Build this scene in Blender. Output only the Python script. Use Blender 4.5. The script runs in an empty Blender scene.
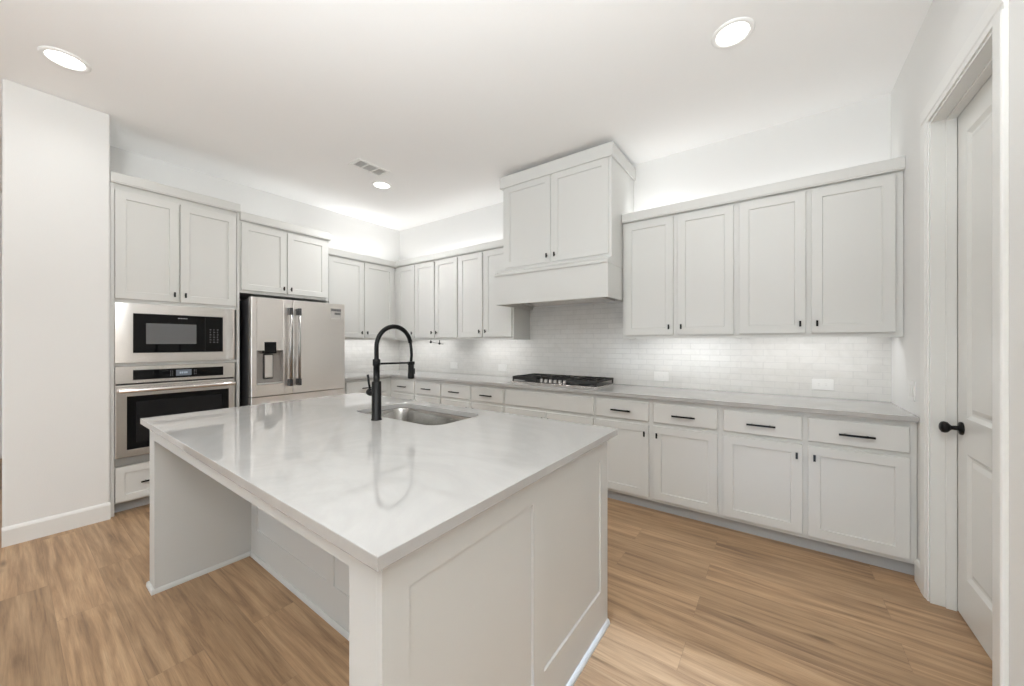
import bpy, bmesh, math, random
from mathutils import Vector, Matrix
random.seed(7)
scn = bpy.context.scene
COL = scn.collection
PI = math.pi

# ------------------------------------------------------------------ camera
YAW = math.atan2(266.0, 368.3)
cam_d = bpy.data.cameras.new('camera')
cam = bpy.data.objects.new('camera', cam_d)
COL.objects.link(cam)
cam_d.sensor_width = 36.0
cam_d.lens = 368.3 * 36.0 / 1024.0
cam_d.clip_start = 0.02
cam.location = (0, 0, 1.32)
cam.rotation_euler = (PI / 2, 0, YAW)
scn.camera = cam

# ------------------------------------------------------------------ colour management
scn.view_settings.view_transform = 'Standard'
scn.view_settings.look = 'None'
scn.view_settings.exposure = 0.02
scn.view_settings.gamma = 1.0
scn.view_settings.use_curve_mapping = False
scn.cycles.max_bounces = 12
scn.cycles.diffuse_bounces = 8
scn.cycles.sample_clamp_indirect = 8.0
scn.cycles.use_denoising = True

# ------------------------------------------------------------------ light
world = bpy.data.worlds.new('world')
scn.world = world
world.use_nodes = True
bg = world.node_tree.nodes['Background']
bg.inputs['Color'].default_value = (0.93, 0.97, 1.0, 1)
bg.inputs['Strength'].default_value = 1.0


def area(name, loc, size, power, rot=(0, 0, 0), color=(1, 1, 1), shape='RECTANGLE', spread=PI):
    d = bpy.data.lights.new(name, 'AREA')
    d.shape = shape
    d.size = size[0]
    d.size_y = size[1]
    d.energy = power
    d.color = color
    d.spread = spread
    o = bpy.data.objects.new(name, d)
    COL.objects.link(o)
    o.location = loc
    o.rotation_euler = rot
    return o


WARM = (0.99, 0.995, 1.0)
DAY = (0.84, 0.935, 1.0)
# room dimensions
CZ = 3.04            # ceiling height
WB = 3.58            # back wall (cooktop wall)
WL = -4.72           # left wall (fridge wall)
WR = 0.63            # right wall (pantry door)
WF = -5.6            # wall behind the camera
HX = -7.2            # far end of the hall on the left
RX = 3.2             # living area beyond the right wall's end
# daylight entering the windows behind the camera
WX0, WX1, WZ0, WZ1 = -0.80, 0.60, 1.80, 2.62      # high window behind the camera
area('daylight', ((WX0 + WX1) / 2, WF - 0.25, 2.2), (1.4, 0.9), 8, (PI / 2, 0, 0), DAY)
for x in (-4.0, -1.9):
    area('daylight', (x, WF - 0.25, 0.95), (1.6, 1.1), 44, (PI / 2, 0, 0), DAY)
sun_d = bpy.data.lights.new('sun', 'SUN')
sun_d.energy = 8.0
sun_d.color = (0.72, 0.95, 1.3)
sun_d.angle = math.radians(0.55)
sun = bpy.data.objects.new('sun', sun_d)
COL.objects.link(sun)
SUN_EL = math.atan2(WZ1 - 0.06, 1.76 - WF)          # low light that reaches as far as the island's far side
sun.rotation_euler = (PI / 2 - SUN_EL, 0, 0)
# downlights: the three in view sit at the first three places, the others are unseen fill added behind the camera
DOWN = [(-3.505, 0.225), (-0.205, 2.376), (-3.495, 2.42)]
for (x, y), w in zip(DOWN, (1.6, 3.0, 14.0)):
    area('downlight_lamp', (x, y, CZ - 0.022), (0.14, 0.14), w, (0, 0, 0), WARM, 'DISK', math.radians(150))
for x, y in [(-3.5, -4.0), (-0.2, -4.0)]:
    area('downlight_lamp', (x, y, CZ - 0.022), (0.14, 0.14), 4.2, (0, 0, 0), WARM, 'DISK', math.radians(150))
# LED strips under the wall cabinets
for x0, x1 in [(-4.42, -3.55), (-3.08, -2.42), (-1.0, -0.3), (-0.2, 0.54)]:
    area('under_cabinet_strip', ((x0 + x1) / 2, 3.38, 1.372), (x1 - x0, 0.05), (1.7 if x0 > -2 else 1.8) * (x1 - x0), (math.radians(16), 0, 0), WARM)
area('under_cabinet_strip', (-4.53, 2.85, 1.372), (0.05, 0.9), 1.7, (0, math.radians(16), 0), WARM)
# LED strips lying on top of the wall cabinets
for x0, x1 in [(-4.5, -2.35), (-1.09, -0.65), (-0.65, 0.6)]:
    area('over_cabinet_strip', ((x0 + x1) / 2, 3.45, 2.47), (x1 - x0, 0.03), (1.2 if x0 < -2 else 1.9 if x0 < -1 else 0.6) * (x1 - x0), (PI, 0, 0), WARM)
area('over_cabinet_strip', (-4.56, 2.85, 2.47), (0.03, 1.0), 1.9, (PI, 0, 0), WARM, spread=math.radians(140))
area('over_cabinet_strip', (-4.5, 0.95, 2.66), (0.03, 0.7), 0.3, (PI, 0, 0), WARM)  # unseen strip added on the oven cabinet to brighten the ceiling there
area('over_cabinet_strip', (-4.5, 1.8, 2.60), (0.03, 0.6), 0.5, (PI, 0, 0), WARM)  # likewise added, on the cabinet over the refrigerator

# unseen fill lamp added behind the camera, bouncing light off the ceiling
for x, y in [(-0.3, -0.6)]:
    area('added_ceiling_fill', (x, y, 1.75), (0.35, 0.35), 130, (PI, 0, 0), (0.93, 0.975, 1.0), 'DISK')

# ------------------------------------------------------------------ materials
MATS = {}


def nm(name):
    m = bpy.data.materials.new(name)
    m.use_nodes = True
    nt = m.node_tree
    return m, nt, nt.nodes['Principled BSDF']


def N(nt, t, **kw):
    n = nt.nodes.new(t)
    for k, v in kw.items():
        if k in n.inputs:
            n.inputs[k].default_value = v
        else:
            setattr(n, k, v)
    return n


def rgb(r, g, b):
    def l(c):
        c /= 255.0
        return c / 12.92 if c <= 0.04045 else ((c + 0.055) / 1.055) ** 2.4
    return (l(r), l(g), l(b), 1)


def plain(name, col, rough=0.4, metal=0.0, noise=0.0, nscale=200.0, bump=0.0, spec=0.5, coat=0.0, colvar=0.03):
    m, nt, p = nm(name)
    p.inputs['Roughness'].default_value = rough
    p.inputs['Metallic'].default_value = metal
    p.inputs['Specular IOR Level'].default_value = spec
    p.inputs['Coat Weight'].default_value = coat
    tc = N(nt, 'ShaderNodeTexCoord')
    nz = N(nt, 'ShaderNodeTexNoise', Scale=nscale, Detail=3.0)
    nt.links.new(tc.outputs['Object'], nz.inputs['Vector'])
    mix = N(nt, 'ShaderNodeMixRGB', blend_type='MULTIPLY')
    mix.inputs[0].default_value = colvar
    mix.inputs[1].default_value = col
    nt.links.new(nz.outputs['Color'], mix.inputs[2])
    nt.links.new(mix.outputs[0], p.inputs['Base Color'])
    if bump:
        b = N(nt, 'ShaderNodeBump', Strength=bump, Distance=0.002)
        nt.links.new(nz.outputs['Fac'], b.inputs['Height'])
        nt.links.new(b.outputs['Normal'], p.inputs['Normal'])
    MATS[name] = m
    return m


plain('wall_paint', (0.79, 0.787, 0.773, 1), 0.75, bump=0.25, nscale=160, spec=0.3)
plain('ceiling_paint', (0.915, 0.912, 0.905, 1), 0.85, bump=0.3, nscale=120, spec=0.2)
plain('trim_paint', (0.78, 0.778, 0.757, 1), 0.3)
plain('cabinet_paint', (0.655, 0.655, 0.633, 1), 0.38)
plain('island_paint', (0.585, 0.592, 0.58, 1), 0.38)
plain('door_paint', (0.715, 0.715, 0.69, 1), 0.22)
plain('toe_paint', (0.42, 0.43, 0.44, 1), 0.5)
plain('black_metal', (0.006, 0.006, 0.006, 1), 0.34, spec=0.22)
plain('black_plastic', (0.015, 0.015, 0.016, 1), 0.3)
plain('black_glass', (0.004, 0.004, 0.0045, 1), 0.03, spec=0.22)
plain('oven_glass', (0.012, 0.012, 0.013, 1), 0.05, spec=0.3)
plain('window_mesh', (0.13, 0.132, 0.135, 1), 0.12)
plain('dark_cavity', (0.02, 0.02, 0.02, 1), 0.7)
plain('fridge_side', (0.05, 0.05, 0.052, 1), 0.4)
plain('cast_iron', (0.016, 0.015, 0.014, 1), 0.42, bump=0.4, nscale=600)
plain('white_plastic', (0.88, 0.88, 0.86, 1), 0.3)
plain('pale_slot', (0.55, 0.55, 0.54, 1), 0.5)
plain('plate_white', (0.78, 0.775, 0.755, 1), 0.35)
plain('slot_dark', (0.25, 0.25, 0.24, 1), 0.5)
plain('vent_dark', (0.66, 0.66, 0.65, 1), 0.6)
plain('sticker_paper', (0.46, 0.44, 0.42, 1), 0.5)
plain('ink', (0.03, 0.03, 0.035, 1), 0.5)
plain('pale_ink', (0.35, 0.35, 0.36, 1), 0.5)
plain('recess_shade_grey', (0.36, 0.335, 0.31, 1), 0.35, metal=0.3)  # dispenser recess: darkened grey stands in for the shade inside it
plain('handle_steel', (0.42, 0.41, 0.40, 1), 0.35, metal=1.0)
plain('chrome', (0.75, 0.75, 0.75, 1), 0.12, metal=1.0)


def steel(name, col, rough, axis, strength=0.05, var=0.15):
    """brushed steel: grain stretched along one object axis"""
    m, nt, p = nm(name)
    p.inputs['Metallic'].default_value = 1.0
    tc = N(nt, 'ShaderNodeTexCoord')
    mp = N(nt, 'ShaderNodeMapping')
    sc = [900.0, 900.0, 900.0]
    sc[axis] = 6.0
    mp.inputs['Scale'].default_value = sc
    nz = N(nt, 'ShaderNodeTexNoise', Scale=1.0, Detail=2.0)
    nt.links.new(tc.outputs['Object'], mp.inputs['Vector'])
    nt.links.new(mp.outputs[0], nz.inputs['Vector'])
    r = N(nt, 'ShaderNodeMapRange')
    r.inputs['To Min'].default_value = rough * (1 - var)
    r.inputs['To Max'].default_value = rough * (1 + var)
    nt.links.new(nz.outputs['Fac'], r.inputs['Value'])
    nt.links.new(r.outputs[0], p.inputs['Roughness'])
    mix = N(nt, 'ShaderNodeMixRGB', blend_type='MULTIPLY')
    mix.inputs[0].default_value = 0.05
    mix.inputs[1].default_value = col
    nt.links.new(nz.outputs['Color'], mix.inputs[2])
    nt.links.new(mix.outputs[0], p.inputs['Base Color'])
    b = N(nt, 'ShaderNodeBump', Strength=strength, Distance=0.001)
    nt.links.new(nz.outputs['Fac'], b.inputs['Height'])
    nt.links.new(b.outputs['Normal'], p.inputs['Normal'])
    MATS[name] = m


steel('steel', (0.84, 0.81, 0.78, 1), 0.18, 0, 0.02)
steel('fridge_steel', (0.93, 0.89, 0.855, 1), 0.30, 0, 0.0, 0.02)
steel('sink_steel', (0.55, 0.54, 0.52, 1), 0.22, 0)


def emit(name, col, strength):
    m = bpy.data.materials.new(name)
    m.use_nodes = True
    nt = m.node_tree
    nt.nodes.clear()
    o = N(nt, 'ShaderNodeOutputMaterial')
    e = N(nt, 'ShaderNodeEmission', Strength=strength)
    e.inputs['Color'].default_value = col
    nt.links.new(e.outputs[0], o.inputs['Surface'])
    MATS[name] = m


emit('lamp_glow', (1, 0.985, 0.96, 1), 6.0)
emit('display_glow', (0.45, 0.50, 0.56, 1), 0.30)
emit('digit_glow', (0.8, 0.9, 1.0, 1), 0.5)


def make_floor():
    m, nt, p = nm('wood_planks')
    tc = N(nt, 'ShaderNodeTexCoord')
    mp = N(nt, 'ShaderNodeMapping')
    mp.inputs['Location'].default_value = (0.33, 0.03, 0)
    nt.links.new(tc.outputs['Object'], mp.inputs['Vector'])
    br = N(nt, 'ShaderNodeTexBrick', Scale=1.0)
    br.offset = 0.37
    br.offset_frequency = 2
    br.inputs['Brick Width'].default_value = 1.22
    br.inputs['Row Height'].default_value = 0.18
    br.inputs['Mortar Size'].default_value = 0.0007
    br.inputs['Mortar Smooth'].default_value = 0.1
    br.inputs['Color1'].default_value = (0, 0, 0, 1)
    br.inputs['Color2'].default_value = (1, 1, 1, 1)
    br.inputs['Mortar'].default_value = (0.5, 0.5, 0.5, 1)
    nt.links.new(mp.outputs[0], br.inputs['Vector'])
    # grain, shifted per plank
    mul = N(nt, 'ShaderNodeMath', operation='MULTIPLY')
    mul.inputs[1].default_value = 37.0
    nt.links.new(br.outputs['Color'], mul.inputs[0])
    m2 = N(nt, 'ShaderNodeMapping')
    m2.inputs['Scale'].default_value = (1.0, 17.0, 1.0)
    nt.links.new(mp.outputs[0], m2.inputs['Vector'])
    n1 = N(nt, 'ShaderNodeTexNoise', noise_dimensions='4D', Scale=1.6, Detail=6.0, Roughness=0.6, Distortion=0.7)
    nt.links.new(m2.outputs[0], n1.inputs['Vector'])
    nt.links.new(mul.outputs[0], n1.inputs['W'])
    m3 = N(nt, 'ShaderNodeMapping')
    m3.inputs['Scale'].default_value = (3.0, 110.0, 1.0)
    nt.links.new(mp.outputs[0], m3.inputs['Vector'])
    n2 = N(nt, 'ShaderNodeTexNoise', noise_dimensions='4D', Scale=1.5, Detail=4.0, Roughness=0.6)
    nt.links.new(m3.outputs[0], n2.inputs['Vector'])
    nt.links.new(mul.outputs[0], n2.inputs['W'])
    ramp = N(nt, 'ShaderNodeValToRGB')
    el = ramp.color_ramp.elements
    el[0].position = 0.27
    el[0].color = rgb(116, 91, 68)
    el[1].position = 0.76
    el[1].color = rgb(190, 161, 128)
    e = el.new(0.44)
    e.color = rgb(154, 124, 94)
    e = el.new(0.56)
    e.color = rgb(174, 143, 110)
    nt.links.new(n1.outputs['Fac'], ramp.inputs['Fac'])
    fine = N(nt, 'ShaderNodeMixRGB', blend_type='OVERLAY')
    fine.inputs[0].default_value = 0.6
    nt.links.new(ramp.outputs[0], fine.inputs[1])
    m4 = N(nt, 'ShaderNodeMapping')
    m4.inputs['Scale'].default_value = (6.0, 330.0, 1.0)
    nt.links.new(mp.outputs[0], m4.inputs['Vector'])
    n3 = N(nt, 'ShaderNodeTexNoise', Scale=1.5, Detail=3.0, Roughness=0.7)
    nt.links.new(m4.outputs[0], n3.inputs['Vector'])
    gm = N(nt, 'ShaderNodeMixRGB')
    gm.inputs[0].default_value = 0.5
    nt.links.new(n2.outputs['Fac'], gm.inputs[1])
    nt.links.new(n3.outputs['Fac'], gm.inputs[2])
    nt.links.new(gm.outputs[0], fine.inputs[2])
    tone = N(nt, 'ShaderNodeMapRange')
    tone.inputs['To Min'].default_value = 0.88
    tone.inputs['To Max'].default_value = 1.12
    nt.links.new(br.outputs['Color'], tone.inputs['Value'])
    tm = N(nt, 'ShaderNodeMixRGB', blend_type='MULTIPLY')
    tm.inputs[0].default_value = 1.0
    nt.links.new(fine.outputs[0], tm.inputs[1])
    nt.links.new(tone.outputs[0], tm.inputs[2])
    # knots
    kv = N(nt, 'ShaderNodeMapping')
    kv.inputs['Scale'].default_value = (1.6, 6.5, 1.0)
    nt.links.new(mp.outputs[0], kv.inputs['Vector'])
    kn = N(nt, 'ShaderNodeTexVoronoi', Scale=1.1)
    nt.links.new(kv.outputs[0], kn.inputs['Vector'])
    kr = N(nt, 'ShaderNodeMapRange')
    kr.inputs['From Min'].default_value = 0.03
    kr.inputs['From Max'].default_value = 0.13
    kr.inputs['To Min'].default_value = 0.7
    kr.inputs['To Max'].default_value = 0.0
    nt.links.new(kn.outputs['Distance'], kr.inputs['Value'])
    km = N(nt, 'ShaderNodeMixRGB')
    km.inputs[2].default_value = rgb(92, 70, 52)
    nt.links.new(kr.outputs[0], km.inputs[0])
    nt.links.new(tm.outputs[0], km.inputs[1])
    seam = N(nt, 'ShaderNodeMixRGB')
    seam.inputs[2].default_value = rgb(100, 78, 58)
    sf = N(nt, 'ShaderNodeMath', operation='MULTIPLY')
    sf.inputs[1].default_value = 0.55
    nt.links.new(br.outputs['Fac'], sf.inputs[0])
    nt.links.new(sf.outputs[0], seam.inputs[0])
    nt.links.new(km.outputs[0], seam.inputs[1])
    nt.links.new(seam.outputs[0], p.inputs['Base Color'])
    rr = N(nt, 'ShaderNodeMapRange')
    rr.inputs['To Min'].default_value = 0.36
    rr.inputs['To Max'].default_value = 0.5
    nt.links.new(n2.outputs['Fac'], rr.inputs['Value'])
    nt.links.new(rr.outputs[0], p.inputs['Roughness'])
    inv = N(nt, 'ShaderNodeMath', operation='MULTIPLY')
    inv.inputs[1].default_value = -1.0
    nt.links.new(br.outputs['Fac'], inv.inputs[0])
    b = N(nt, 'ShaderNodeBump', Strength=0.5, Distance=0.001)
    nt.links.new(inv.outputs[0], b.inputs['Height'])
    nt.links.new(b.outputs['Normal'], p.inputs['Normal'])
    MATS['wood_planks'] = m


make_floor()


def make_tile(name, axis):
    m, nt, p = nm(name)
    tc = N(nt, 'ShaderNodeTexCoord')
    sp = N(nt, 'ShaderNodeSeparateXYZ')
    nt.links.new(tc.outputs['Object'], sp.inputs[0])
    cb = N(nt, 'ShaderNodeCombineXYZ')
    nt.links.new(sp.outputs['X' if axis == 0 else 'Y'], cb.inputs['X'])
    nt.links.new(sp.outputs['Z'], cb.inputs['Y'])
    mp = N(nt, 'ShaderNodeMapping')
    mp.inputs['Location'].default_value = (0.02, -0.914, 0)
    nt.links.new(cb.outputs[0], mp.inputs['Vector'])
    br = N(nt, 'ShaderNodeTexBrick', Scale=1.0)
    br.offset = 0.5
    br.inputs['Brick Width'].default_value = 0.152
    br.inputs['Row Height'].default_value = 0.0505
    br.inputs['Mortar Size'].default_value = 0.0016
    br.inputs['Mortar Smooth'].default_value = 0.2
    br.inputs['Color1'].default_value = (0.67, 0.66, 0.635, 1)
    br.inputs['Color2'].default_value = (0.705, 0.695, 0.67, 1)
    br.inputs['Mortar'].default_value = (0.60, 0.595, 0.58, 1)
    nt.links.new(mp.outputs[0], br.inputs['Vector'])
    nz = N(nt, 'ShaderNodeTexNoise', Scale=9.0, Detail=5.0, Roughness=0.65, Distortion=1.2)
    nt.links.new(mp.outputs[0], nz.inputs['Vector'])
    vr = N(nt, 'ShaderNodeValToRGB')
    vr.color_ramp.elements[0].position = 0.36
    vr.color_ramp.elements[0].color = (0.95, 0.95, 0.945, 1)
    vr.color_ramp.elements[1].position = 0.56
    vr.color_ramp.elements[1].color = (1, 1, 1, 1)
    nt.links.new(nz.outputs['Fac'], vr.inputs['Fac'])
    mx = N(nt, 'ShaderNodeMixRGB', blend_type='MULTIPLY')
    mx.inputs[0].default_value = 1.0
    nt.links.new(br.outputs['Color'], mx.inputs[1])
    nt.links.new(vr.outputs[0], mx.inputs[2])
    nt.links.new(mx.outputs[0], p.inputs['Base Color'])
    p.inputs['Roughness'].default_value = 0.2
    inv = N(nt, 'ShaderNodeMath', operation='MULTIPLY')
    inv.inputs[1].default_value = -1.0
    nt.links.new(br.outputs['Fac'], inv.inputs[0])
    b = N(nt, 'ShaderNodeBump', Strength=0.6, Distance=0.0015)
    nt.links.new(inv.outputs[0], b.inputs['Height'])
    nt.links.new(b.outputs['Normal'], p.inputs['Normal'])
    MATS[name] = m


make_tile('tile_back', 0)
make_tile('tile_left', 1)


def make_quartz():
    m, nt, p = nm('quartz')
    tc = N(nt, 'ShaderNodeTexCoord')
    nz = N(nt, 'ShaderNodeTexNoise', Scale=1.6, Detail=7.0, Roughness=0.6, Distortion=1.6)
    nt.links.new(tc.outputs['Object'], nz.inputs['Vector'])
    r = N(nt, 'ShaderNodeValToRGB')
    el = r.color_ramp.elements
    el[0].position = 0.40
    el[0].color = (0.45, 0.441, 0.428, 1)
    el[1].position = 0.60
    el[1].color = (0.45, 0.441, 0.428, 1)
    e = el.new(0.5)
    e.color = (0.425, 0.417, 0.404, 1)
    nt.links.new(nz.outputs['Fac'], r.inputs['Fac'])
    sp = N(nt, 'ShaderNodeTexNoise', Scale=420.0, Detail=1.0)
    nt.links.new(tc.outputs['Object'], sp.inputs['Vector'])
    mx = N(nt, 'ShaderNodeMixRGB', blend_type='MULTIPLY')
    mx.inputs[0].default_value = 0.06
    nt.links.new(r.outputs[0], mx.inputs[1])
    nt.links.new(sp.outputs['Color'], mx.inputs[2])
    nt.links.new(mx.outputs[0], p.inputs['Base Color'])
    p.inputs['Roughness'].default_value = 0.02
    p.inputs['IOR'].default_value = 1.5
    MATS['quartz'] = m


make_quartz()

# ------------------------------------------------------------------ mesh helpers


def BM():
    return bmesh.new()


def box(bm, x0, x1, y0, y1, z0, z1):
    v = [bm.verts.new((x, y, z)) for x in (x0, x1) for y in (y0, y1) for z in (z0, z1)]
    for f in ((0, 1, 3, 2), (4, 6, 7, 5), (0, 4, 5, 1), (2, 3, 7, 6), (0, 2, 6, 4), (1, 5, 7, 3)):
        bm.faces.new([v[i] for i in f])
    return bm


def tube(bm, pts, r, n=14, caps=True):
    """swept tube through pts; r is a number or one per point"""
    pts = [Vector(p) for p in pts]
    rs = r if isinstance(r, (list, tuple)) else [r] * len(pts)
    rings = []
    t0 = (pts[1] - pts[0]).normalized()
    up = Vector((0, 0, 1)) if abs(t0.z) < 0.9 else Vector((1, 0, 0))
    a = t0.cross(up).normalized()
    for i, p in enumerate(pts):
        t = (pts[min(i + 1, len(pts) - 1)] - pts[max(i - 1, 0)])
        t = t.normalized() if t.length > 1e-9 else t0
        a = (a - t * a.dot(t)).normalized()
        b = t.cross(a)
        rings.append([bm.verts.new(p + (a * math.cos(2 * PI * k / n) + b * math.sin(2 * PI * k / n)) * rs[i]) for k in range(n)])
    for i in range(len(rings) - 1):
        for k in range(n):
            f = bm.faces.new((rings[i][k], rings[i][(k + 1) % n], rings[i + 1][(k + 1) % n], rings[i + 1][k]))
            f.smooth = True
    if caps:
        bm.faces.new(list(reversed(rings[0])))
        bm.faces.new(rings[-1])
    return bm


def lathe(bm, c, prof, n=28, axis='Z'):
    """profile of (radius, height) turned about an axis through c"""
    rings = []
    for r, h in prof:
        ring = []
        for k in range(n):
            ca, sa = math.cos(2 * PI * k / n) * r, math.sin(2 * PI * k / n) * r
            d = {'Z': (ca, sa, h), 'Y': (ca, h, sa), 'X': (h, ca, sa)}[axis]
            ring.append(bm.verts.new(Vector(c) + Vector(d)))
        rings.append(ring)
    for i in range(len(rings) - 1):
        for k in range(n):
            f = bm.faces.new((rings[i][k], rings[i][(k + 1) % n], rings[i + 1][(k + 1) % n], rings[i + 1][k]))
            f.smooth = True
    bm.faces.new(list(reversed(rings[0])))
    bm.faces.new(rings[-1])
    return bm


def rrect(x0, x1, y0, y1, r, n=8):
    pts = []
    for cx, cy, a0 in ((x1 - r, y0 + r, -PI / 2), (x1 - r, y1 - r, 0), (x0 + r, y1 - r, PI / 2), (x0 + r, y0 + r, PI)):
        for k in range(n + 1):
            a = a0 + PI / 2 * k / n
            pts.append((cx + r * math.cos(a), cy + r * math.sin(a)))
    return pts


def prism(bm, pts, fn, d0, d1):
    """extrude a closed outline: fn(p, d) -> xyz"""
    a = [bm.verts.new(fn(p, d0)) for p in pts]
    b = [bm.verts.new(fn(p, d1)) for p in pts]
    n = len(pts)
    bm.faces.new(a)
    bm.faces.new(list(reversed(b)))
    for i in range(n):
        bm.faces.new((a[i], b[i], b[(i + 1) % n], a[(i + 1) % n]))
    return bm


def obj(name, bm, mat, parent=None, bevel=0.0, smooth=False, seg=2):
    bmesh.ops.recalc_face_normals(bm, faces=bm.faces)
    me = bpy.data.meshes.new(name)
    bm.to_mesh(me)
    bm.free()
    me.materials.append(MATS[mat])
    o = bpy.data.objects.new(name, me)
    COL.objects.link(o)
    if parent is not None:
        o.parent = parent
    if bevel:
        md = o.modifiers.new('bevel', 'BEVEL')
        md.width = bevel
        md.segments = seg
        md.limit_method = 'ANGLE'
        md.angle_limit = math.radians(40)
    return o


def thing(name, label, cat, loc=(0, 0, 0), rz=0.0, group=None):
    o = bpy.data.objects.new(name, None)
    o.empty_display_size = 0.1
    COL.objects.link(o)
    o.location = loc
    o.rotation_euler = (0, 0, rz)
    return tag(o, label, cat, group)


def tag(o, label, cat, group=None):
    o['label'] = label
    o['category'] = cat
    o['kind'] = 'thing'
    if group:
        o['group'] = group
    return o


def struct(o, label=None, cat=None):
    o['kind'] = 'structure'
    if label:
        o['label'] = label
        o['category'] = cat
    return o


# ------------------------------------------------------------------ room shell
bm = BM()
box(bm, HX - 0.2, RX + 0.2, WF - 0.2, WB + 0.15, -0.1, 0.0)
struct(obj('floor', bm, 'wood_planks'), 'light brown wood plank floor', 'floor')

bm = BM()
box(bm, HX - 0.2, RX + 0.2, WF - 0.2, WB + 0.15, CZ, CZ + 0.1)
struct(obj('ceiling', bm, 'ceiling_paint'), 'flat white ceiling with recessed lights', 'ceiling')

bm = BM()
box(bm, WL - 0.15, RX + 0.2, WB, WB + 0.15, 0, CZ)
struct(obj('wall_back', bm, 'wall_paint'), 'white wall behind the cooktop and wall cabinets', 'wall')
bm = BM()
box(bm, WL - 0.15, WL, 0.476, WB, 0, CZ)
struct(obj('wall_left', bm, 'wall_paint'), 'white wall behind the refrigerator and ovens', 'wall')
# near-left wall block that ends beside the ovens
bm = BM()
box(bm, -5.3, -4.07, 0.0, 0.476, 0, CZ)
struct(obj('wall_side', bm, 'wall_paint', bevel=0.012, seg=3), 'white wall end left of the ovens', 'wall')
bm = BM()
box(bm, HX - 0.15, HX, WF, 0.49, 0, CZ)
box(bm, HX, -5.3, 0.34, 0.49, 0, CZ)
struct(obj('wall_hall', bm, 'wall_paint'), 'white hall wall at the far left edge', 'wall')

# right wall with the door opening
DY0, DY1, DZ = 2.07, 2.772, 2.45
WT = 0.125
bm = BM()
box(bm, WR, WR + WT, DY1, WB, 0, CZ)
box(bm, WR, WR + WT, -1.6, DY0, 0, CZ)
box(bm, WR, WR + WT, DY0, DY1, DZ, CZ)
struct(obj('wall_right', bm, 'wall_paint'), 'white wall on the right with the panelled door', 'wall')
# pantry behind the door and the living area's side, out of sight
bm = BM()
box(bm, RX, RX + 0.15, WF, WB, 0, CZ)
box(bm, WR + WT, RX, -1.6, -1.475, 0, CZ)
struct(obj('wall_pantry', bm, 'wall_paint'))

# wall behind the camera with one high window and two low ones
WINS = [(-4.85, -3.15, 0.38, 1.52), (-2.75, -1.05, 0.38, 1.52), (WX0, WX1, WZ0, WZ1)]
bm = BM()
xe = HX - 0.15
for a, b, c, d in WINS:
    box(bm, xe, a, WF - 0.15, WF, 0, CZ)
    box(bm, a, b, WF - 0.15, WF, 0, c)
    box(bm, a, b, WF - 0.15, WF, d, CZ)
    xe = b
box(bm, xe, RX + 0.15, WF - 0.15, WF, 0, CZ)
struct(obj('wall_front', bm, 'wall_paint'))
for i, (a, b, c, d) in enumerate(WINS):
    bm = BM()
    box(bm, a, a + 0.05, WF - 0.1, WF - 0.04, c, d)
    box(bm, b - 0.05, b, WF - 0.1, WF - 0.04, c, d)
    box(bm, a + 0.05, b - 0.05, WF - 0.1, WF - 0.04, c, c + 0.05)
    box(bm, a + 0.05, b - 0.05, WF - 0.1, WF - 0.04, d - 0.05, d)
    struct(obj('window_%d' % (i + 1), bm, 'trim_paint'))

# baseboards
BT, BH = 0.015, 0.125


def base_profile(bm, fn, a, b):
    prof = [(0, 0), (BT, 0), (BT, BH - 0.02), (BT - 0.004, BH - 0.008), (BT - 0.009, BH), (0, BH)]
    prism(bm, prof, fn, a, b)


bm = BM()
base_profile(bm, lambda p, d: (-4.07 + p[0], d, p[1]), -0.002, 0.476)
struct(obj('baseboard_left', bm, 'trim_paint'), 'white baseboard along the bare wall end on the left', 'baseboard')
bm = BM()
base_profile(bm, lambda p, d: (WR - p[0], d, p[1]), 2.865, 2.97)
base_profile(bm, lambda p, d: (WR - p[0], d, p[1]), -1.6, 1.965)
struct(obj('baseboard_right', bm, 'trim_paint'), 'white baseboard along the right wall', 'baseboard')

# backsplash tile
bm = BM()
box(bm, WL + 0.01, WR, WB - 0.01, WB, 0.914, 1.72)
struct(obj('wall_back_tile', bm, 'tile_back'), 'glossy white small brick tile backsplash behind the cooktop', 'backsplash')
bm = BM()
box(bm, WL, WL + 0.01, 2.28, WB, 0.914, 1.39)
struct(obj('wall_left_tile', bm, 'tile_left'), 'glossy white brick tile backsplash right of the refrigerator', 'backsplash')

# ------------------------------------------------------------------ door on the right
CT = 0.018
bm = BM()
# casing boards with a stepped face, then the jamb lining and the stop
cw = 0.088
for y0, y1, inn in ((DY1, DY1 + cw, 1), (DY0 - cw, DY0, -1)):
    ys = (y0, y1)
    # main board, slightly thinner at its inner edge
    if inn > 0:
        prof = [(y0, WR), (y0, WR - 0.010), (y0 + 0.02, WR - 0.012), (y0 + 0.026, WR - 0.016), (y1 - 0.006, WR - CT), (y1, WR - CT + 0.004), (y1, WR)]
    else:
        prof = [(y1, WR), (y1, WR - 0.010), (y1 - 0.02, WR - 0.012), (y1 - 0.026, WR - 0.016), (y0 + 0.006, WR - CT), (y0, WR - CT + 0.004), (y0, WR)]
    prism(bm, prof, lambda p, d: (p[1], p[0], d), 0.0, DZ)
prof = [(DZ, WR), (DZ, WR - 0.010), (DZ + 0.02, WR - 0.012), (DZ + 0.026, WR - 0.016), (DZ + cw - 0.006, WR - CT), (DZ + cw, WR - CT + 0.004), (DZ + cw, WR)]
prism(bm, prof, lambda p, d: (p[1], d, p[0]), DY0 - cw, DY1 + cw)
struct(obj('trim_1', bm, 'trim_paint', bevel=0.0015), 'white casing around the panelled door', 'door casing')
bm = BM()
JT = 0.014
box(bm, WR - 0.004, WR + WT, DY1 - JT, DY1, 0, DZ)
box(bm, WR - 0.004, WR + WT, DY0, DY0 + JT, 0, DZ)
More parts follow.
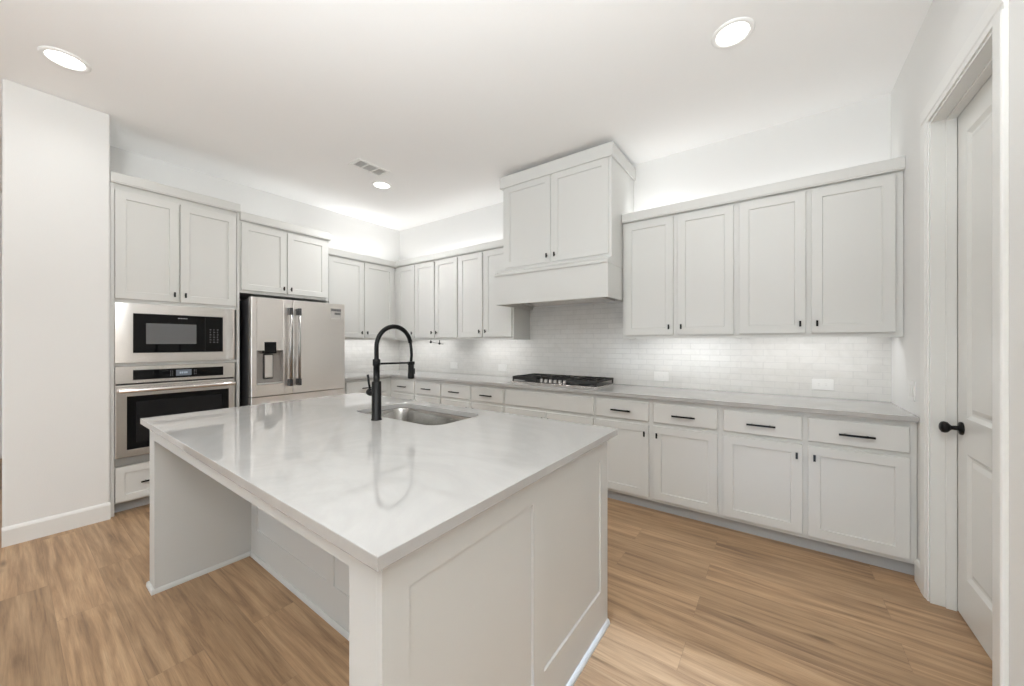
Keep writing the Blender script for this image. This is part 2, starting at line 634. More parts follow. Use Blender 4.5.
box(bm, WR - 0.004, WR + WT, DY0 + JT, DY1 - JT, DZ - JT, DZ)
DX = WR + 0.086   # face of the door slab
box(bm, DX - 0.038, DX - 0.002, DY1 - JT - 0.01, DY1 - JT, 0, DZ - JT)
box(bm, DX - 0.038, DX - 0.002, DY0 + JT, DY0 + JT + 0.01, 0, DZ - JT)
box(bm, DX - 0.038, DX - 0.002, DY0 + JT + 0.01, DY1 - JT - 0.01, DZ - JT - 0.01, DZ - JT)
struct(obj('trim_2', bm, 'door_paint', bevel=0.0015), 'white jamb lining inside the door opening', 'door jamb')

door = thing('door_1', 'white two-panel interior door with black round knob', 'door', (DX, DY0, 0))
door['kind'] = 'structure'
W_ = DY1 - DY0
sy0, sy1, sz0, sz1 = JT + 0.003, W_ - JT - 0.003, 0.008, DZ - JT - 0.003


def panel_slab(bm, y0, y1, z0, z1, panels, t=0.035):
    """door slab facing -X at x=0 with raised panels in sunk, sloped frames"""
    ys = sorted(set([y0, y1] + [p[0] for p in panels] + [p[1] for p in panels]))
    zs = sorted(set([z0, z1] + [p[2] for p in panels] + [p[3] for p in panels]))
    for i in range(len(ys) - 1):
        for j in range(len(zs) - 1):
            a, b, c, d = ys[i], ys[i + 1], zs[j], zs[j + 1]
            if any(abs(a - p[0]) < 1e-6 and abs(c - p[2]) < 1e-6 for p in panels):
                loops = []
                for ins, dep in ((0, 0), (0.006, 0.004), (0.018, 0.011), (0.028, 0.011), (0.05, 0.004)):
                    loops.append([bm.verts.new((dep, y, z)) for y, z in ((a + ins, c + ins), (b - ins, c + ins), (b - ins, d - ins), (a + ins, d - ins))])
                for k in range(len(loops) - 1):
                    for q in range(4):
                        bm.faces.new((loops[k][q], loops[k][(q + 1) % 4], loops[k + 1][(q + 1) % 4], loops[k + 1][q]))
                bm.faces.new(loops[-1])
            else:
                bm.faces.new([bm.verts.new((0, y, z)) for y, z in ((a, c), (b, c), (b, d), (a, d))])
    # sides and back
    f = [(y0, z0), (y1, z0), (y1, z1), (y0, z1)]
    A = [bm.verts.new((0, y, z)) for y, z in f]
    B = [bm.verts.new((t, y, z)) for y, z in f]
    for q in range(4):
        bm.faces.new((A[q], A[(q + 1) % 4], B[(q + 1) % 4], B[q]))
    bm.faces.new(B)
    bmesh.ops.remove_doubles(bm, verts=bm.verts, dist=1e-5)


bm = BM()
st = 0.112
panel_slab(bm, sy0, sy1, sz0, sz1, [(sy0 + st, sy1 - st, 0.21, 0.80), (sy0 + st, sy1 - st, 0.965, 2.31)])
struct(obj('door_slab', bm, 'door_paint', door))
kb = BM()
ky = sy1 - 0.06
lathe(kb, (0, ky, 0.91), [(0.031, 0.0), (0.031, -0.006), (0.027, -0.010), (0.012, -0.013), (0.010, -0.034), (0.016, -0.040), (0.0255, -0.048), (0.028, -0.058), (0.0255, -0.067), (0.015, -0.073), (0.004, -0.074)], axis='X')
struct(obj('door_knob', kb, 'black_metal', door))
hb = BM()
for z in (0.25, 1.25, 2.2):
    tube(hb, [(-0.004, sy0 - 0.001, z - 0.045), (-0.004, sy0 - 0.001, z + 0.045)], 0.006, 10)
struct(obj('hinge', hb, 'black_metal', door))

# ------------------------------------------------------------------ cabinet pieces (local: face at y=0 looking to -y)
DT = 0.02


def shaker_bm(x0, x1, z0, z1, yf=-DT, t=DT, rail=0.058, rec=0.008, ch=0.003):
    bm = BM()
    def loop(i, y):
        return [bm.verts.new((x, y, z)) for x, z in ((x0 + i, z0 + i), (x1 - i, z0 + i), (x1 - i, z1 - i), (x0 + i, z1 - i))]
    ls = [loop(0, yf + t), loop(0, yf + 0.0015), loop(0.0015, yf), loop(rail, yf), loop(rail + ch, yf + rec)]
    for a, b in zip(ls, ls[1:]):
        for q in range(4):
            bm.faces.new((a[q], a[(q + 1) % 4], b[(q + 1) % 4], b[q]))
    bm.faces.new(ls[-1])
    bm.faces.new(list(reversed(ls[0])))
    return bm


def slab_bm(x0, x1, z0, z1, yf=-DT, t=DT):
    """drawer front: flat slab with a shallow stepped edge"""
    bm = BM()
    def loop(i, y):
        return [bm.verts.new((x, y, z)) for x, z in ((x0 + i, z0 + i), (x1 - i, z0 + i), (x1 - i, z1 - i), (x0 + i, z1 - i))]
    ls = [loop(0, yf + t), loop(0, yf + 0.005), loop(0.004, yf + 0.001), loop(0.006, yf)]
    for a, b in zip(ls, ls[1:]):
        for q in range(4):
            bm.faces.new((a[q], a[(q + 1) % 4], b[(q + 1) % 4], b[q]))
    bm.faces.new(ls[-1])
    bm.faces.new(list(reversed(ls[0])))
    return bm


def knob(parent, x, z, yf=-DT):
    """small black finger pull: a stem with an upright rectangular bar"""
    bm = BM()
    tube(bm, [(x, yf, z), (x, yf - 0.016, z)], 0.0045, 10)
    box(bm, x - 0.006, x + 0.006, yf - 0.026, yf - 0.016, z - 0.02, z + 0.02)
    return obj('knob', bm, 'black_metal', parent, bevel=0.0012)


def pull(parent, x, z, length=0.16, yf=-DT):
    bm = BM()
    box(bm, x - length / 2, x + length / 2, yf - 0.034, yf - 0.023, z - 0.006, z + 0.006)
    for s in (-1, 1):
        xx = x + s * (length / 2 - 0.03)
        tube(bm, [(xx, yf, z), (xx, yf - 0.023, z)], 0.005, 10)
    return obj('pull', bm, 'black_metal', parent, bevel=0.0012)


def door_(parent, x0, x1, z0, z1, kn=None, kz=None, mat='cabinet_paint', rail=0.058):
    d = obj('door', shaker_bm(x0, x1, z0, z1, rail=rail), mat, parent)
    if kn == 'r':
        knob(d, x1 - 0.03, kz)
    elif kn == 'l':
        knob(d, x0 + 0.03, kz)
    return d


def drawer_(parent, x0, x1, z0, z1, has_pull=True, length=0.16, shaker=False):
    d = obj('drawer', shaker_bm(x0, x1, z0, z1, rail=0.05) if shaker else slab_bm(x0, x1, z0, z1), 'cabinet_paint', parent)
    if has_pull:
        pull(d, (x0 + x1) / 2, (z0 + z1) / 2 - 0.005, length)
    return d


# ---- base cabinets
TOE, BTOP = 0.082, 0.884
BGRP = 'base cabinets under the perimeter countertop'


def base_cab(label, X0, X1, fronts, depth=0.58, loc_rot=None, face=2.985, doors=None, wide=False):
    """fronts: list of (x0, x1, knob side, has pull) in world x on the back wall"""
    t = thing('base_cabinet', label, 'cabinet', (X0, face, 0), 0.0, BGRP) if loc_rot is None else thing('base_cabinet', label, 'cabinet', loc_rot[0], loc_rot[1], BGRP)
    w = X1 - X0
    bm = BM()
    box(bm, 0, w, 0, depth, TOE, BTOP)
    obj('carcass', bm, 'cabinet_paint', t, bevel=0.001)
    bm = BM()
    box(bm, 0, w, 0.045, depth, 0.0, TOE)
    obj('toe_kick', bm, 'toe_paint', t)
    for a, b, kn, pl in fronts:
        drawer_(t, a - X0, b - X0, 0.702, 0.852, pl)
    for a, b, kn, pl in (doors or fronts):
        door_(t, a - X0, b - X0, 0.108, 0.676, kn, 0.606)
    return t


base_cab('white base cabinet with two drawers in the far corner below the black rod', -4.06, -3.155,
         [(-4.045, -3.632, 'r', True), (-3.60, -3.172, 'l', True)])
base_cab('white base cabinet with two drawers just left of the cooktop', -3.155, -2.236,
         [(-3.138, -2.711, 'r', True), (-2.675, -2.250, 'l', True)])
base_cab('white base cabinet under the cooktop with one wide false drawer front', -2.236, -1.272,
         [(-2.222, -1.286, None, False)], doors=[(-2.222, -1.757, 'r', False), (-1.751, -1.286, 'l', False)])
base_cab('white base cabinet with two drawers just right of the cooktop', -1.272, -0.330,
         [(-1.258, -0.822, 'r', True), (-0.788, -0.348, 'l', True)])
base_cab('white base cabinet with two drawers beside the panelled door', -0.330, 0.628,
         [(-0.312, 0.126, 'r', True), (0.153, 0.598, 'l', True)])
# on the left wall, between refrigerator and corner: local x runs along world Y
Lf = -4.115
t = base_cab('white base cabinet between the refrigerator and the corner', 0, 0.64,
             [(0.06, 0.60, 'r', True)], depth=0.59, loc_rot=((Lf, 2.30, 0), PI / 2))
# blind corner filler
t = thing('corner_base_cabinet', 'plain white corner filler joining the two runs of base cabinets', 'cabinet', (Lf, 2.94, 0), 0, BGRP)
bm = BM()
box(bm, -0.59, 0.0, 0.0, 0.625, TOE, BTOP)
box(bm, 0.0, 0.055, 0.045, 0.625, TOE, BTOP)
obj('carcass', bm, 'cabinet_paint', t)
bm = BM()
box(bm, -0.59, -0.045, 0.0, 0.62, 0, TOE)
obj('toe_kick', bm, 'toe_paint', t)

# ---- perimeter countertop, one L-shaped slab
bm = BM()
CF = 2.947
cx = -4.075
prism(bm, [(WL + 0.01, 2.285), (cx, 2.285), (cx, CF), (WR - 0.001, CF), (WR - 0.001, WB - 0.01), (WL + 0.01, WB - 0.01)],
      lambda p, d: (p[0], p[1], d), BTOP, 0.914)
tag(obj('countertop', bm, 'quartz', bevel=0.002), 'L-shaped white quartz countertop along the back wall holding the cooktop', 'countertop')

# ---- wall cabinets
UB, UT = 1.358, 2.385
UGRP = 'white shaker wall cabinets'


def wall_cab(label, X0, X1, fronts, depth=0.314, face=3.256, loc_rot=None, sides=True):
    t = thing('wall_cabinet', label, 'cabinet', (X0, face, 0), 0, UGRP) if loc_rot is None else thing('wall_cabinet', label, 'cabinet', loc_rot[0], loc_rot[1], UGRP)
    w = X1 - X0
    bm = BM()
    box(bm, 0, w, 0.018, depth, UB + 0.028, 2.44)
    box(bm, 0, w, 0.0, 0.018, UB, 2.44)
    box(bm, 0, 0.016, 0.018, depth, UB, UB + 0.028)
    box(bm, w - 0.016, w, 0.018, depth, UB, UB + 0.028)
    obj('carcass', bm, 'cabinet_paint', t, bevel=0.001)
    for a, b, kn in fronts:
        door_(t, a - X0, b - X0, 1.388, 2.366, kn, 1.453)
    return t


wall_cab('narrow single-door white wall cabinet in the back corner', -4.35, -3.942, [(-4.31, -3.962, 'r')])
wall_cab('two-door white wall cabinet second from the back corner, above the black rod', -3.942, -3.148, [(-3.93, -3.572, 'r'), (-3.545, -3.165, 'l')])
wall_cab('two-door white wall cabinet touching the left side of the hood', -3.148, -2.325, [(-3.132, -2.766, 'r'), (-2.735, -2.345, 'l')])
wall_cab('two-door white wall cabinet touching the right side of the hood', -1.124, -0.254, [(-1.100, -0.702, 'r'), (-0.668, -0.274, 'l')])
wall_cab('two-door white wall cabinet at the right end beside the panelled door', -0.254, 0.628, [(-0.234, 0.154, 'r'), (0.184, 0.590, 'l')])
LU = -4.39
wall_cab('two-door white wall cabinet on the left wall between refrigerator and corner', 0, 0.975,
         [(0.015, 0.472, 'r'), (0.492, 0.93, 'l')], depth=0.32, loc_rot=((LU, 2.28, 0), PI / 2))
# corner filler block of the wall cabinets
bm = BM()
box(bm, WL + 0.01, -4.35, 3.256, WB - 0.01, UB + 0.028, 2.44)
box(bm, -4.39, -4.35, 3.256, 3.276, UB, UB + 0.028)
tag(obj('corner_filler', bm, 'cabinet_paint'), 'white filler joining the wall cabinets in the back corner', 'cabinet filler')

# ---- crown mouldings


def crown_prof():
    # (out from face, height) simple square crown with a small lip
    return [(0.0, 0.0), (0.032, 0.0), (0.032, 0.006), (0.036, 0.010), (0.036, 0.074), (0.032, 0.078), (-0.02, 0.078), (-0.02, 0.055), (0.0, 0.055)]


CRZ = 2.383
bm = BM()
fx, fy = LU, 3.256            # faces the crown runs along
P_ = crown_prof()
rows = []
for (o, h) in P_:
    o = max(o, 0.001)
    rows.append([bm.verts.new((fx + o, 2.28, CRZ + h)), bm.verts.new((fx + o, fy - o, CRZ + h)), bm.verts.new((-2.305, fy - o, CRZ + h))])
n = len(rows)
for i in range(n):
    for k in range(2):
        a, b = rows[i], rows[(i + 1) % n]
        try:
            bm.faces.new((a[k], b[k], b[k + 1], a[k + 1]))
        except ValueError:
            pass
bm.faces.new([r[0] for r in rows])
bm.faces.new([r[2] for r in reversed(rows)])
bmesh.ops.remove_doubles(bm, verts=bm.verts, dist=1e-6)
tag(obj('crown_moulding', bm, 'cabinet_paint'), 'white crown strip turning the back corner above the wall cabinets', 'moulding', 'crown mouldings')
bm = BM()
prism(bm, [(max(o, 0.001), h) for o, h in P_[:6]] + [(0.001, 0.078)], lambda p, d: (d, 3.256 - p[0], CRZ + p[1]), -1.125, 0.629)
tag(obj('crown_moulding', bm, 'cabinet_paint'), 'straight white crown strip above the wall cabinets right of the hood', 'moulding', 'crown mouldings')

# ---- range hood cabinet
hood = thing('range_hood', 'white cabinet-style range hood with two doors above the cooktop', 'range hood', (-2.27, 2.98, 0))
HW = 1.142
bm = BM()
box(bm, 0, HW - 0.002, 0.012, 0.598, 2.03, 2.985)
obj('carcass', bm, 'cabinet_paint', hood, bevel=0.002)
for a, b, kn in ((0.03, 0.553, 'r'), (0.575, 1.112, 'l')):
    d = obj('door', shaker_bm(a, b, 2.075, 2.885, yf=0.0), 'cabinet_paint', hood)
    knob(d, b - 0.03 if kn == 'r' else a + 0.03, 2.135, yf=0.0)
bm = BM()
# crown around three sides
box(bm, -0.028, HW + 0.014, -0.012, 0.02, 2.885, 2.998)
box(bm, -0.028, 0.0, 0.02, 0.598, 2.885, 2.998)
box(bm, HW, HW + 0.014, 0.02, 0.598, 2.885, 2.998)
obj('crown', bm, 'cabinet_paint', hood, bevel=0.002)
bm = BM()
SX0, SX1 = -0.034, HW - 0.002
box(bm, SX0, SX1, -0.07, -0.05, 1.70, 1.985)      # front board
box(bm, SX0, SX0 + 0.02, -0.05, 0.588, 1.70, 1.985)
box(bm, SX1 - 0.02, SX1, -0.05, 0.588, 1.70, 1.985)
box(bm, SX0 + 0.02, SX1 - 0.02, -0.05, 0.588, 1.74, 1.76)
obj('skirt', bm, 'cabinet_paint', hood, bevel=0.002)
bm = BM()
prism(bm, [(-0.07, 1.985), (-0.082, 1.985), (-0.082, 2.005), (-0.06, 2.018), (0.0, 2.046), (0.02, 2.046), (0.02, 1.985)],
      lambda p, d: (d, p[0], p[1]), SX0 - 0.012, SX1 + 0.002)
box(bm, SX0 - 0.012, 0.0, 0.02, 0.588, 1.985, 2.04)
box(bm, SX1 - 0.02, SX1 + 0.002, 0.02, 0.588, 1.985, 2.04)
obj('ledge', bm, 'cabinet_paint', hood, bevel=0.0015)
bm = BM()
box(bm, 0.14, HW - 0.14, 0.08, 0.46, 1.722, 1.74)
obj('filter', bm, 'steel', hood, bevel=0.002)

# ------------------------------------------------------------------ tall oven cabinet
TX = -4.11          # carcass face; fronts stand proud by DT
TY0, TY1 = 0.4785, 1.305
tall = thing('oven_cabinet', 'tall white cabinet housing the microwave and wall oven', 'cabinet', (TX, TY0, 0), PI / 2)
TW = TY1 - TY0
TD = TX - WL - 0.002
bm = BM()
box(bm, 0, 0.016, 0, TD, 0.085, 2.56)
box(bm, TW - 0.022, TW, 0, TD, 0.085, 2.56)
box(bm, 0.016, TW - 0.022, TD - 0.02, TD, 0.085, 2.56)
# face frame rails between the openings
for z0, z1 in ((0.085, 0.10), (0.35, 0.432), (1.142, 1.164), (1.632, 2.56)):
    box(bm, 0.016, TW - 0.022, 0.0, TD - 0.02, z0, z1)
# side stiles of the face frame stand flush with the fronts
box(bm, 0, 0.0225, -0.012, 0.0, 0.0, 2.56)
box(bm, TW - 0.02, TW, -0.012, 0.0, 0.085, 2.56)
obj('carcass', bm, 'cabinet_paint', tall, bevel=0.001)
bm = BM()
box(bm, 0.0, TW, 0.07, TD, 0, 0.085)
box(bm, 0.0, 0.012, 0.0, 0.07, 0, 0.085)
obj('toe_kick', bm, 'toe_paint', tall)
door_(tall, 0.0245, 0.394, 1.662, 2.49, 'r', 1.722)
door_(tall, 0.404, TW - 0.028, 1.662, 2.49, 'l', 1.722)
drawer_(tall, 0.0265, TW - 0.028, 0.098, 0.365, True, 0.50, shaker=True)
bm = BM()
prism(bm, [(max(o, 0) , h) for o, h in P_[:6]] + [(0, 0.078)], lambda p, d: (d, -p[0], 2.540 + p[1]), 0.0, TW)
box(bm, 0.0, TW, 0.0, 0.03, 2.561, 2.618)
obj('crown', bm, 'cabinet_paint', tall)

# microwave (sits in the oven cabinet)
mw = thing('microwave', 'built-in stainless microwave with black glass door above the wall oven', 'microwave', (TX, TY0, 0), PI / 2)
A0, A1 = 0.0245, 0.786       # local x of the trim kit
MZ0, MZ1 = 1.166, 1.630
gx0, gx1, gz0, gz1 = 0.122, 0.693, 1.243, 1.552
bm = BM()
def ring(i, y, r):
    x0, x1, z0, z1 = r
    return [bm.verts.new((x, y, z)) for x, z in ((x0 + i, z0 + i), (x1 - i, z0 + i), (x1 - i, z1 - i), (x0 + i, z1 - i))]
R1 = (gx0 - 0.002, gx1 + 0.002, gz0 - 0.002, gz1 + 0.002)


def flange_y(x):
    if x < gx0:
        return -0.027 + 0.010 * ((gx0 - x) / (gx0 - A0)) ** 2.2
    if x > gx1:
        return -0.027 + 0.010 * ((x - gx1) / (A1 - gx1)) ** 2.2
    return -0.027


XS = [A0 + (R1[0] - A0) * k / 10 for k in range(11)] + [R1[1] + (A1 - R1[1]) * k / 10 for k in range(11)]
ZS = [MZ0, R1[2], R1[3], MZ1]
gridv = [[bm.verts.new((x, flange_y(x), z)) for x in XS] for z in ZS]
for r_ in range(3):
    for k in range(len(XS) - 1):
        if r_ == 1 and k == 10:
            continue
        bm.faces.new((gridv[r_][k], gridv[r_][k + 1], gridv[r_ + 1][k + 1], gridv[r_ + 1][k])).smooth = True
rim = [gridv[0][k] for k in range(len(XS))] + [gridv[1][-1], gridv[2][-1]] + [gridv[3][k] for k in reversed(range(len(XS)))] + [gridv[2][0], gridv[1][0]]
rim = [bm.verts.new(v.co) for v in rim]
back = [bm.verts.new((v.co.x, -0.001, v.co.z)) for v in rim]
for k in range(len(rim)):
    q = (k + 1) % len(rim)
    bm.faces.new((rim[k], rim[q], back[q], back[k]))
inn = [bm.verts.new(v.co) for v in (gridv[1][10], gridv[1][11], gridv[2][11], gridv[2][10])]
inb = [bm.verts.new((v.co.x, -0.004, v.co.z)) for v in inn]
for k in range(4):
    q = (k + 1) % 4
    bm.faces.new((inn[k], inn[q], inb[q], inb[k]))
obj('trim_kit', bm, 'steel', mw)
bm = BM()
box(bm, gx0, gx1, -0.022, 0.05, gz0, gz1)
dg = obj('door', bm, 'black_glass', mw, bevel=0.0015)
bm = BM()
box(bm, 0.194, 0.508, -0.0228, -0.0215, 1.312, 1.478)
obj('window', bm, 'window_mesh', dg)
bm = BM()
box(bm, 0.567, 0.570, -0.0228, -0.0215, gz0, gz1)
obj('door_seam', bm, 'dark_cavity', dg)
# keypad marks and the small maker's plate
bm = BM()
for r in range(6):
    for c in range(3):
        x = 0.600 + c * 0.026
        z = 1.325 + r * 0.022
        box(bm, x, x + 0.008 + 0.004 * ((r + c) % 2), -0.0226, -0.0215, z, z + 0.004)
obj('keypad', bm, 'pale_ink', mw)
bm = BM()
x = 0.387
for k, wd in enumerate((5, 5, 2, 6, 2, 5, 6, 2, 5, 5)):
    w_ = wd * 0.001
    box(bm, x, x + w_, -0.0226, -0.0215, 1.523, 1.531)
    x += w_ + 0.002
obj('lettering', bm, 'pale_ink', mw)

# wall oven
ov = thing('wall_oven', 'built-in stainless wall oven with bar handle below the microwave', 'oven', (TX, TY0, 0), PI / 2)
bm = BM()
box(bm, A0, A1, -0.026, -0.001, 1.006, 1.139)
obj('control_panel', bm, 'steel', ov, bevel=0.002)
bm = BM()
box(bm, 0.120, 0.698, -0.0275, -0.0255, 1.030, 1.108)
cp = obj('control_glass', bm, 'black_glass', ov, bevel=0.0008)
bm = BM()
box(bm, 0.374, 0.474, -0.0285, -0.0272, 1.046, 1.096)
ds = obj('display', bm, 'display_glow', cp)
bm = BM()
x = 0.397
for wd in (8, 8, 2, 8, 8):
    w_ = wd * 0.001
    box(bm, x, x + w_, -0.0292, -0.0284, 1.063, 1.079)
    x += w_ + 0.004
obj('digits', bm, 'digit_glow', cp)
for xs in ((0.338, 0.350), (0.490, 0.502)):
    bm = BM()
    for xx in xs:
        for zz in (1.052, 1.068, 1.084):
            box(bm, xx, xx + 0.005, -0.0282, -0.0273, zz, zz + 0.004)
    obj('touch_keys', bm, 'pale_ink', cp)
bm = BM()
box(bm, A0 + 0.006, A1 - 0.006, -0.012, -0.001, 0.994, 1.006)
obj('gap_shadow_strip', bm, 'dark_cavity', ov)
bm = BM()
ogx0, ogx1, ogz0, ogz1 = 0.086, 0.737, 0.492, 0.905
OR = (A0, A1, 0.437, 0.994)
OG = (ogx0, ogx1, ogz0, ogz1)
ls = [ring(0, -0.001, OR), ring(0, -0.030, OR), ring(0.004, -0.034, OR), ring(0.0, -0.034, OG), ring(0.001, -0.028, OG)]
for a, b in zip(ls, ls[1:]):
    for q in range(4):
        bm.faces.new((a[q], a[(q + 1) % 4], b[(q + 1) % 4], b[q]))
od = obj('door', bm, 'steel', ov, bevel=0.001)
bm = BM()
box(bm, ogx0, ogx1, -0.0325, -0.001, ogz0, ogz1)
og = obj('glass', bm, 'black_glass', od)
bm = BM()
box(bm, ogx0 + 0.05, ogx1 - 0.05, -0.0332, -0.0322, ogz0 + 0.05, ogz1 - 0.045)
obj('window', bm, 'oven_glass', od)
bm = BM()
tube(bm, [(0.04, -0.078, 0.952), (0.774, -0.078, 0.952)], 0.0155, 18)
for xx in (0.064, 0.746):
    box(bm, xx - 0.011, xx + 0.011, -0.076, -0.034, 0.942, 0.962)
obj('handle', bm, 'steel', od, bevel=0.001)
bm = BM()
box(bm, A0, A1, -0.016, -0.001, 0.372, 0.432)
obj('vent_trim', bm, 'slot_dark', ov, bevel=0.001)

# ------------------------------------------------------------------ refrigerator
FX = -3.955         # door faces
FY0, FY1 = 1.352, 2.262
fr = thing('refrigerator', 'stainless french-door refrigerator with water dispenser', 'refrigerator', (FX, FY0, 0), PI / 2)
FW = FY1 - FY0
bm = BM()
box(bm, 0.004, FW - 0.004, 0.085, 0.72, 0.03, 1.735)
obj('body', bm, 'fridge_side', fr, bevel=0.004)
FZ0, FZ1 = 0.815, 1.752
mid = 0.362


def rounded_front(bm, x0, x1, z0, z1, t=0.07, r=0.006):
    pts = [(x0, t), (x0, r)]
    for k in range(1, 6):
        a = PI / 2 * k / 6
        pts.append((x0 + r - r * math.cos(a), r - r * math.sin(a)))
    pts += [(x0 + r, 0), (x1 - r, 0)]
    for k in range(1, 6):
        a = PI / 2 * k / 6
        pts.append((x1 - r + r * math.sin(a), r - r * math.cos(a)))
    pts += [(x1, r), (x1, t)]
    prism(bm, pts, lambda p, d: (p[0], p[1], d), z0, z1)


# left door, built round the dispenser recess
dx0, dx1, dz0, dz1 = 0.045, 0.272, 0.925, 1.250
ldoor = BM()
rounded_front(ldoor, 0.0, dx0, FZ0, FZ1)
# (strips round the recess)
box(ldoor, dx0, dx1, 0.0, 0.07, FZ0, dz0)
box(ldoor, dx0, dx1, 0.0, 0.07, dz1, FZ1)
rounded_front(ldoor, dx1, mid - 0.003, FZ0, FZ1, r=0.006)
bmesh.ops.remove_doubles(ldoor, verts=ldoor.verts, dist=1e-5)
ldoor_o = obj('left_door', ldoor, 'fridge_steel', fr)
bm = BM()
box(bm, dx0, dx1, 0.055, 0.07, dz0, dz1)
obj('recess_back', bm, 'recess_shade_grey', ldoor_o)
bm = BM()
box(bm, dx0, dx0 + 0.004, -0.0005, 0.055, dz0, dz1)
box(bm, dx1 - 0.004, dx1, -0.0005, 0.055, dz0, dz1)
box(bm, dx0 + 0.004, dx1 - 0.004, -0.0005, 0.055, dz1 - 0.004, dz1)
obj('recess_liner', bm, 'recess_shade_grey', ldoor_o)
bm = BM()
box(bm, dx0 + 0.062, dx1 - 0.062, -0.003, 0.05, 1.222, 1.330)
obj('dispenser_screen', bm, 'black_glass', ldoor_o, bevel=0.003)
bm = BM()
box(bm, dx0 + 0.078, dx1 - 0.082, 0.028, 0.052, 0.985, 1.205)
obj('dispenser_paddle', bm, 'fridge_steel', ldoor_o, bevel=0.004)
bm = BM()
ring2 = rrect(dx0 + 0.068, dx1 - 0.072, 0.972, 1.216, 0.008)
prism(bm, ring2, lambda p, d: (p[0], d, p[1]), 0.048, 0.0555)
obj('paddle_frame', bm, 'fridge_side', ldoor_o)
bm = BM()
box(bm, dx0 + 0.002, dx1 - 0.002, -0.006, 0.055, dz0 - 0.002, dz0 + 0.018)
obj('drip_tray', bm, 'chrome', ldoor_o, bevel=0.002)
bm = BM()
rounded_front(bm, mid + 0.003, FW, FZ0, FZ1)
rdoor_o = obj('right_door', bm, 'fridge_steel', fr)


def fhandle(parent, x):
    bm = BM()
    tube(bm, [(x, -0.052, 0.915), (x, -0.052, 1.655)], 0.0125, 18)
    h = obj('handle', bm, 'handle_steel', parent)
    for z0, z1 in ((0.895, 0.962), (1.60, 1.668)):
        obj('handle_bracket', box(BM(), x - 0.014, x + 0.014, -0.066, 0.0, z0, z1), 'fridge_side', h, bevel=0.003)


fhandle(ldoor_o, mid - 0.042)
fhandle(rdoor_o, mid + 0.040)
# small sticker with two dark lines of print, near the top corner of the right door
bm = BM()
sx0, sx1 = FW - 0.165, FW - 0.045
box(bm, sx0, sx1, -0.0012, 0.0, 1.588, 1.700)
stk = obj('sticker', bm, 'sticker_paper', rdoor_o)
bm = BM()
random.seed(3)
for z, xs, xe in ((1.668, sx0 + 0.008, sx1 - 0.006), (1.630, sx0 + 0.045, sx1 - 0.006)):
    x = xs
    while x < xe - 0.006:
        w_ = random.choice((0.009, 0.011, 0.007))
        w_ = min(w_, xe - x)
        box(bm, x, x + w_, -0.0018, -0.001, z, z + 0.024)
        x += w_ + 0.0025
obj('lettering', bm, 'ink', stk)
bm = BM()
rounded_front(bm, 0.0, FW, 0.055, FZ0 - 0.008)
fd = obj('freezer_drawer', bm, 'fridge_steel', fr)
bm = BM()
tube(bm, [(0.09, -0.052, 0.735), (FW - 0.09, -0.052, 0.735)], 0.0125, 18)
for xx in (0.12, FW - 0.12):
    box(bm, xx - 0.014, xx + 0.014, -0.05, 0.0, 0.724, 0.746)
obj('handle', bm, 'chrome', fd)
for xx in (0.03, FW - 0.11):
    obj('hinge_cover', box(BM(), xx, xx + 0.08, 0.075, 0.16, 1.736, 1.750), 'fridge_side', fr, bevel=0.004)
bm = BM()
box(bm, 0.02, FW - 0.02, 0.05, 0.70, 0.0, 0.05)
obj('base_grille', bm, 'black_plastic', fr)

# cabinet above the refrigerator
oc = thing('fridge_cabinet', 'two-door white wall cabinet directly above the refrigerator', 'cabinet', (TX, TY1 + 0.002, 0), PI / 2, UGRP)
OW = 2.153 - TY1
bm = BM()
box(bm, 0, OW, 0, TD, 1.795, 2.53)
obj('carcass', bm, 'cabinet_paint', oc, bevel=0.001)
door_(oc, 0.012, 0.404, 1.822, 2.452, 'r', 1.872)
door_(oc, 0.414, OW - 0.024, 1.822, 2.452, 'l', 1.872)
bm = BM()
prism(bm, [(max(o, 0), h) for o, h in P_[:6]] + [(0, 0.078)], lambda p, d: (d, -p[0], 2.476 + p[1]), 0.0, OW + 0.012)
obj('crown', bm, 'cabinet_paint', oc)

# ------------------------------------------------------------------ island
IX0, IX1, IY0, IY1 = -2.787, -0.616, 0.424, 1.712
isl = thing('kitchen_island', 'large white kitchen island with knee space and panelled right end', 'island', (0, 0, 0))
bx0, bx1, by0, by1 = -2.772, -0.652, 0.452, 1.672
IT = 0.884
bm = BM()
